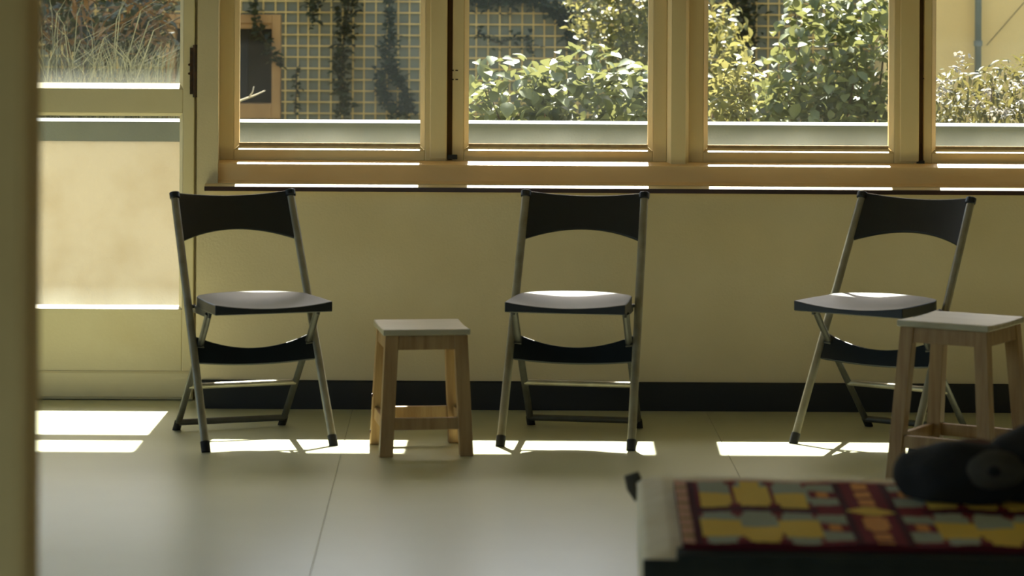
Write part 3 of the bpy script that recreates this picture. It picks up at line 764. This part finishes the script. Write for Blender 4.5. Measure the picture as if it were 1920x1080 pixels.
# ================================================================== DAYBED, BLANKET, BUNDLE
BZ = .45
by0, by1 = FPX * (CAM_H - BZ) / (1037 + 87) - CAM_D, FPX * (CAM_H - BZ) / (893 + 87) - CAM_D + .06
bx0, bx1 = .345, 2.3
bed = tag(empty('daybed', (bx0, (by0 + by1) / 2, 0)), 'low daybed with a cream cover and dark skirt', 'bed')
def bpart(mb, name, m, parent=bed, **k): return wpart(mb, name, m, parent, **k)
def soft_slab(x0, x1, y0_, y1_, z0, z1, nx, ny, sag, seed):
    rg = random.Random(seed); t_, b_ = [], []
    for i in range(ny + 1):
        a, c = [], []
        for j in range(nx + 1):
            xx = x0 + (x1 - x0) * j / nx; yy = y0_ + (y1_ - y0_) * i / ny
            e = min(j, nx - j) * (x1 - x0) / nx; e2 = min(i, ny - i) * (y1_ - y0_) / ny
            dr_ = .012 * math.exp(-min(e, e2) / .02)
            a.append((xx, yy, z1 - dr_ + rg.uniform(-sag, sag))); c.append((xx, yy, z0))
        t_.append(a); b_.append(c)
    return MB().slab(t_, b_)
bpart(soft_slab(bx0, bx1, by0, by1, .27, BZ, 40, 22, .0022, 5), 'mattress', 'sheet', smooth=False, bevel=.01)
sk_ = MB()      # dark skirt along the camera side, softly pleated
top, bot = [], []
for s_, yy in ((0, by0 - .012), (1, by0 - .002)):
    rows = []
    for z in (.03, .25, .40, BZ - .009):
        rows.append([(bx0 - .002 + (bx1 - bx0) * j / 90, yy - .010 * math.sin(j * .8) * (BZ - z) * 1.5, z) for j in range(91)])
    (top if s_ == 0 else bot).extend(rows)
bpart(MB().slab(top, bot), 'skirt', 'darkcloth', smooth=True)
bpart(MB().box(.405, bx1, by0 - .011, by0 + .075, BZ - .016, BZ + .001), 'skirt_fold', 'darkcloth', bevel=.006)
bpart(MB().box(bx0 + .02, bx1 - .02, by0 + .02, by1 - .02, .16, .27), 'bed_base', 'iron')
for xx in (bx0 + .05, bx1 - .05):
    for yy in (by0 + .06, by1 - .06): bpart(MB().tube([(xx, yy, 0), (xx, yy, .165)], .024, n=12), 'leg', 'iron')
# tied corner of the cover hanging off the far end
c0 = Vector((bx0, by1 - .02, BZ - .008))
bpart(MB().tube([c0 + Vector((.005, 0, .006)), c0 + Vector((-.016, 0, -.004)), c0 + Vector((-.012, -.005, -.022)), c0 + Vector((-.004, -.005, -.048))], .015, .009, n=8, side=Vector((1, 0, 0)), taper=[.6, 1, .75, .15]), 'cover_corner', 'greypatch', smooth=True)

bed.rotation_euler.z = R(-2.3)
# woven blanket: every stitch block coloured
rx0, rx1 = .414, 1.165
ry0, ry1 = FPX * (CAM_H - BZ - .01) / (1022 + 87) - CAM_D, -4.205
NX, NY = 96, 84
maroon, dmar, yel, gry, pink, gold, olive = lin(122, 40, 44), lin(74, 26, 32), lin(232, 198, 92), lin(164, 168, 146), lin(208, 160, 134), lin(228, 160, 90), lin(150, 132, 80)
def kil(u, v):
    a = abs(u - .5) * 2
    if v < .025 or v > .985: return pink if v < .5 else dmar
    if a > .945: return pink if (int(v * 40) % 5) else olive
    if a > .895: return dmar
    row = 0 if v < .47 else 1
    vv = (v - .025) / .41 if row == 0 else (v - .52) / .46
    if .435 < v < .52 and a > .27: return dmar
    if a > .29:
        t_ = (a - .29) / .605 * 3; k = int(t_); f = t_ - k
        d = abs(f - .5) * 2; e = abs(vv - .5) * 2
        st = math.floor(e * 5) / 5
        if d + st * .55 > 1.18: return maroon
        if (k + row) % 2 == 0:
            if vv > .48 and d < .85: return yel
            return gry if d < .9 else maroon
        if k == 1: return yel if (.2 < vv or d < .5) else gry
        return gry if vv < .3 or vv > .8 else yel
    if a > .15:
        e = abs(vv - .5) * 2
        if e < .22: return gold if abs(a - .21) < .03 else maroon
        return gry if .25 < e < .85 else maroon
    if abs(v - .5) * 6.5 + a * 3.4 < .46: return yel
    if a < .035 and (int(v * 30) % 4 != 0): return gold
    if a < .07 and .6 < v < .75: return gold
    return maroon if a < .10 else dmar
verts = []; faces = []; cols = []
rgk = random.Random(9)
for i in range(NY + 1):
    for j in range(NX + 1):
        xx = rx0 + (rx1 - rx0) * j / NX
        yy = ry0 + (ry1 - ry0) * i / NY
        verts.append((xx, yy, BZ + .014 + .0022 * math.sin(xx * 31) * math.sin(yy * 17) + rgk.uniform(-.0006, .0006)))
k0 = len(verts)
for i in range(NY):
    for j in range(NX):
        a = i * (NX + 1) + j; faces.append((a, a + 1, a + NX + 2, a + NX + 1)); cols.append(kil((j + .5) / NX, 1 - (i + .5) / NY))
ring = [j for j in range(NX + 1)] + [i * (NX + 1) + NX for i in range(1, NY + 1)] + [NY * (NX + 1) + j for j in range(NX - 1, -1, -1)] + [i * (NX + 1) for i in range(NY - 1, 0, -1)]
for r_ in ring: verts.append((verts[r_][0], verts[r_][1], BZ + .002))
for q in range(len(ring)):
    q2 = (q + 1) % len(ring); faces.append((ring[q], k0 + q, k0 + q2, ring[q2])); cols.append(dmar)
me = bpy.data.meshes.new('patterned_blanket'); org = Vector((rx0, (ry0 + ry1) / 2, BZ))
me.from_pydata([Vector(v_) - org for v_ in verts], [], faces); me.update()
ca = me.color_attributes.new('weave', 'FLOAT_COLOR', 'CORNER')
for p, c in zip(me.polygons, cols):
    for li in p.loop_indices: ca.data[li].color = c
mk = bpy.data.materials.new('kilim_weave'); mk.use_nodes = True
n_ = mk.node_tree.nodes; l_ = mk.node_tree.links
at = n_.new('ShaderNodeAttribute'); at.attribute_name = 'weave'
l_.new(at.outputs['Color'], n_['Principled BSDF'].inputs['Base Color']); n_['Principled BSDF'].inputs['Roughness'].default_value = .95
n_['Principled BSDF'].inputs['Specular IOR Level'].default_value = .1
me.materials.append(mk)
rug = bpy.data.objects.new('patterned_blanket', me); COL.objects.link(rug); rug.location = org + Vector((0, .002, .002)); rug.rotation_euler.z = R(-2.3)
tag(rug, 'woven blanket with a maroon, yellow and grey pattern spread on the daybed', 'blanket')

# dark bundle on the blanket
def lump(name, m, c, r, seed, parent, flat=.0, amp=.10):
    bm = bmesh.new(); bmesh.ops.create_icosphere(bm, subdivisions=4, radius=1)
    rg = random.Random(seed); ph = [rg.uniform(0, 6) for _ in range(6)]
    for v_ in bm.verts:
        p = v_.co.copy()
        k_ = 1 + amp * (math.sin(p.x * 3 + ph[0]) * math.sin(p.y * 4 + ph[1]) + .5 * math.sin(p.z * 6 + ph[2]) * math.sin(p.x * 7 + ph[3]))
        v_.co = Vector((p.x * r[0] * k_ + c[0], p.y * r[1] * k_ + c[1], max(p.z * r[2] * k_, -flat) + c[2]))
    me_ = bpy.data.meshes.new(name); bm.to_mesh(me_); bm.free(); me_.materials.append(M[m])
    for p in me_.polygons: p.use_smooth = True
    o = bpy.data.objects.new(name, me_); COL.objects.link(o); o.parent = parent; return o
Yb = -4.42; sB = FPX / (Yb + CAM_D)
bb = P(1850, 925, Yb); zb = BZ + .016
bun = tag(empty('cloth_bundle', (bb.x, Yb, zb + .003)), 'black rounded cloth bundle lying on the patterned blanket', 'bundle')
lump('body', 'bundle', (-.040, 0, .044), (.138, .10, .070), 3, bun, .044)
lump('fold', 'bundle', (.10, .02, .055), (.12, .10, .085), 4, bun, .055, .08)
lump('edge', 'browncloth', (-.02, .035, .05), (.115, .06, .060), 6, bun, .05, .06)
lump('patch', 'greypatch', (.002, -.062, .064), (.066, .046, .040), 5, bun, .06, .04)
lump('button', 'bundle', (-.003, -.104, .070), (.014, .008, .011), 7, bun, .05, .02)
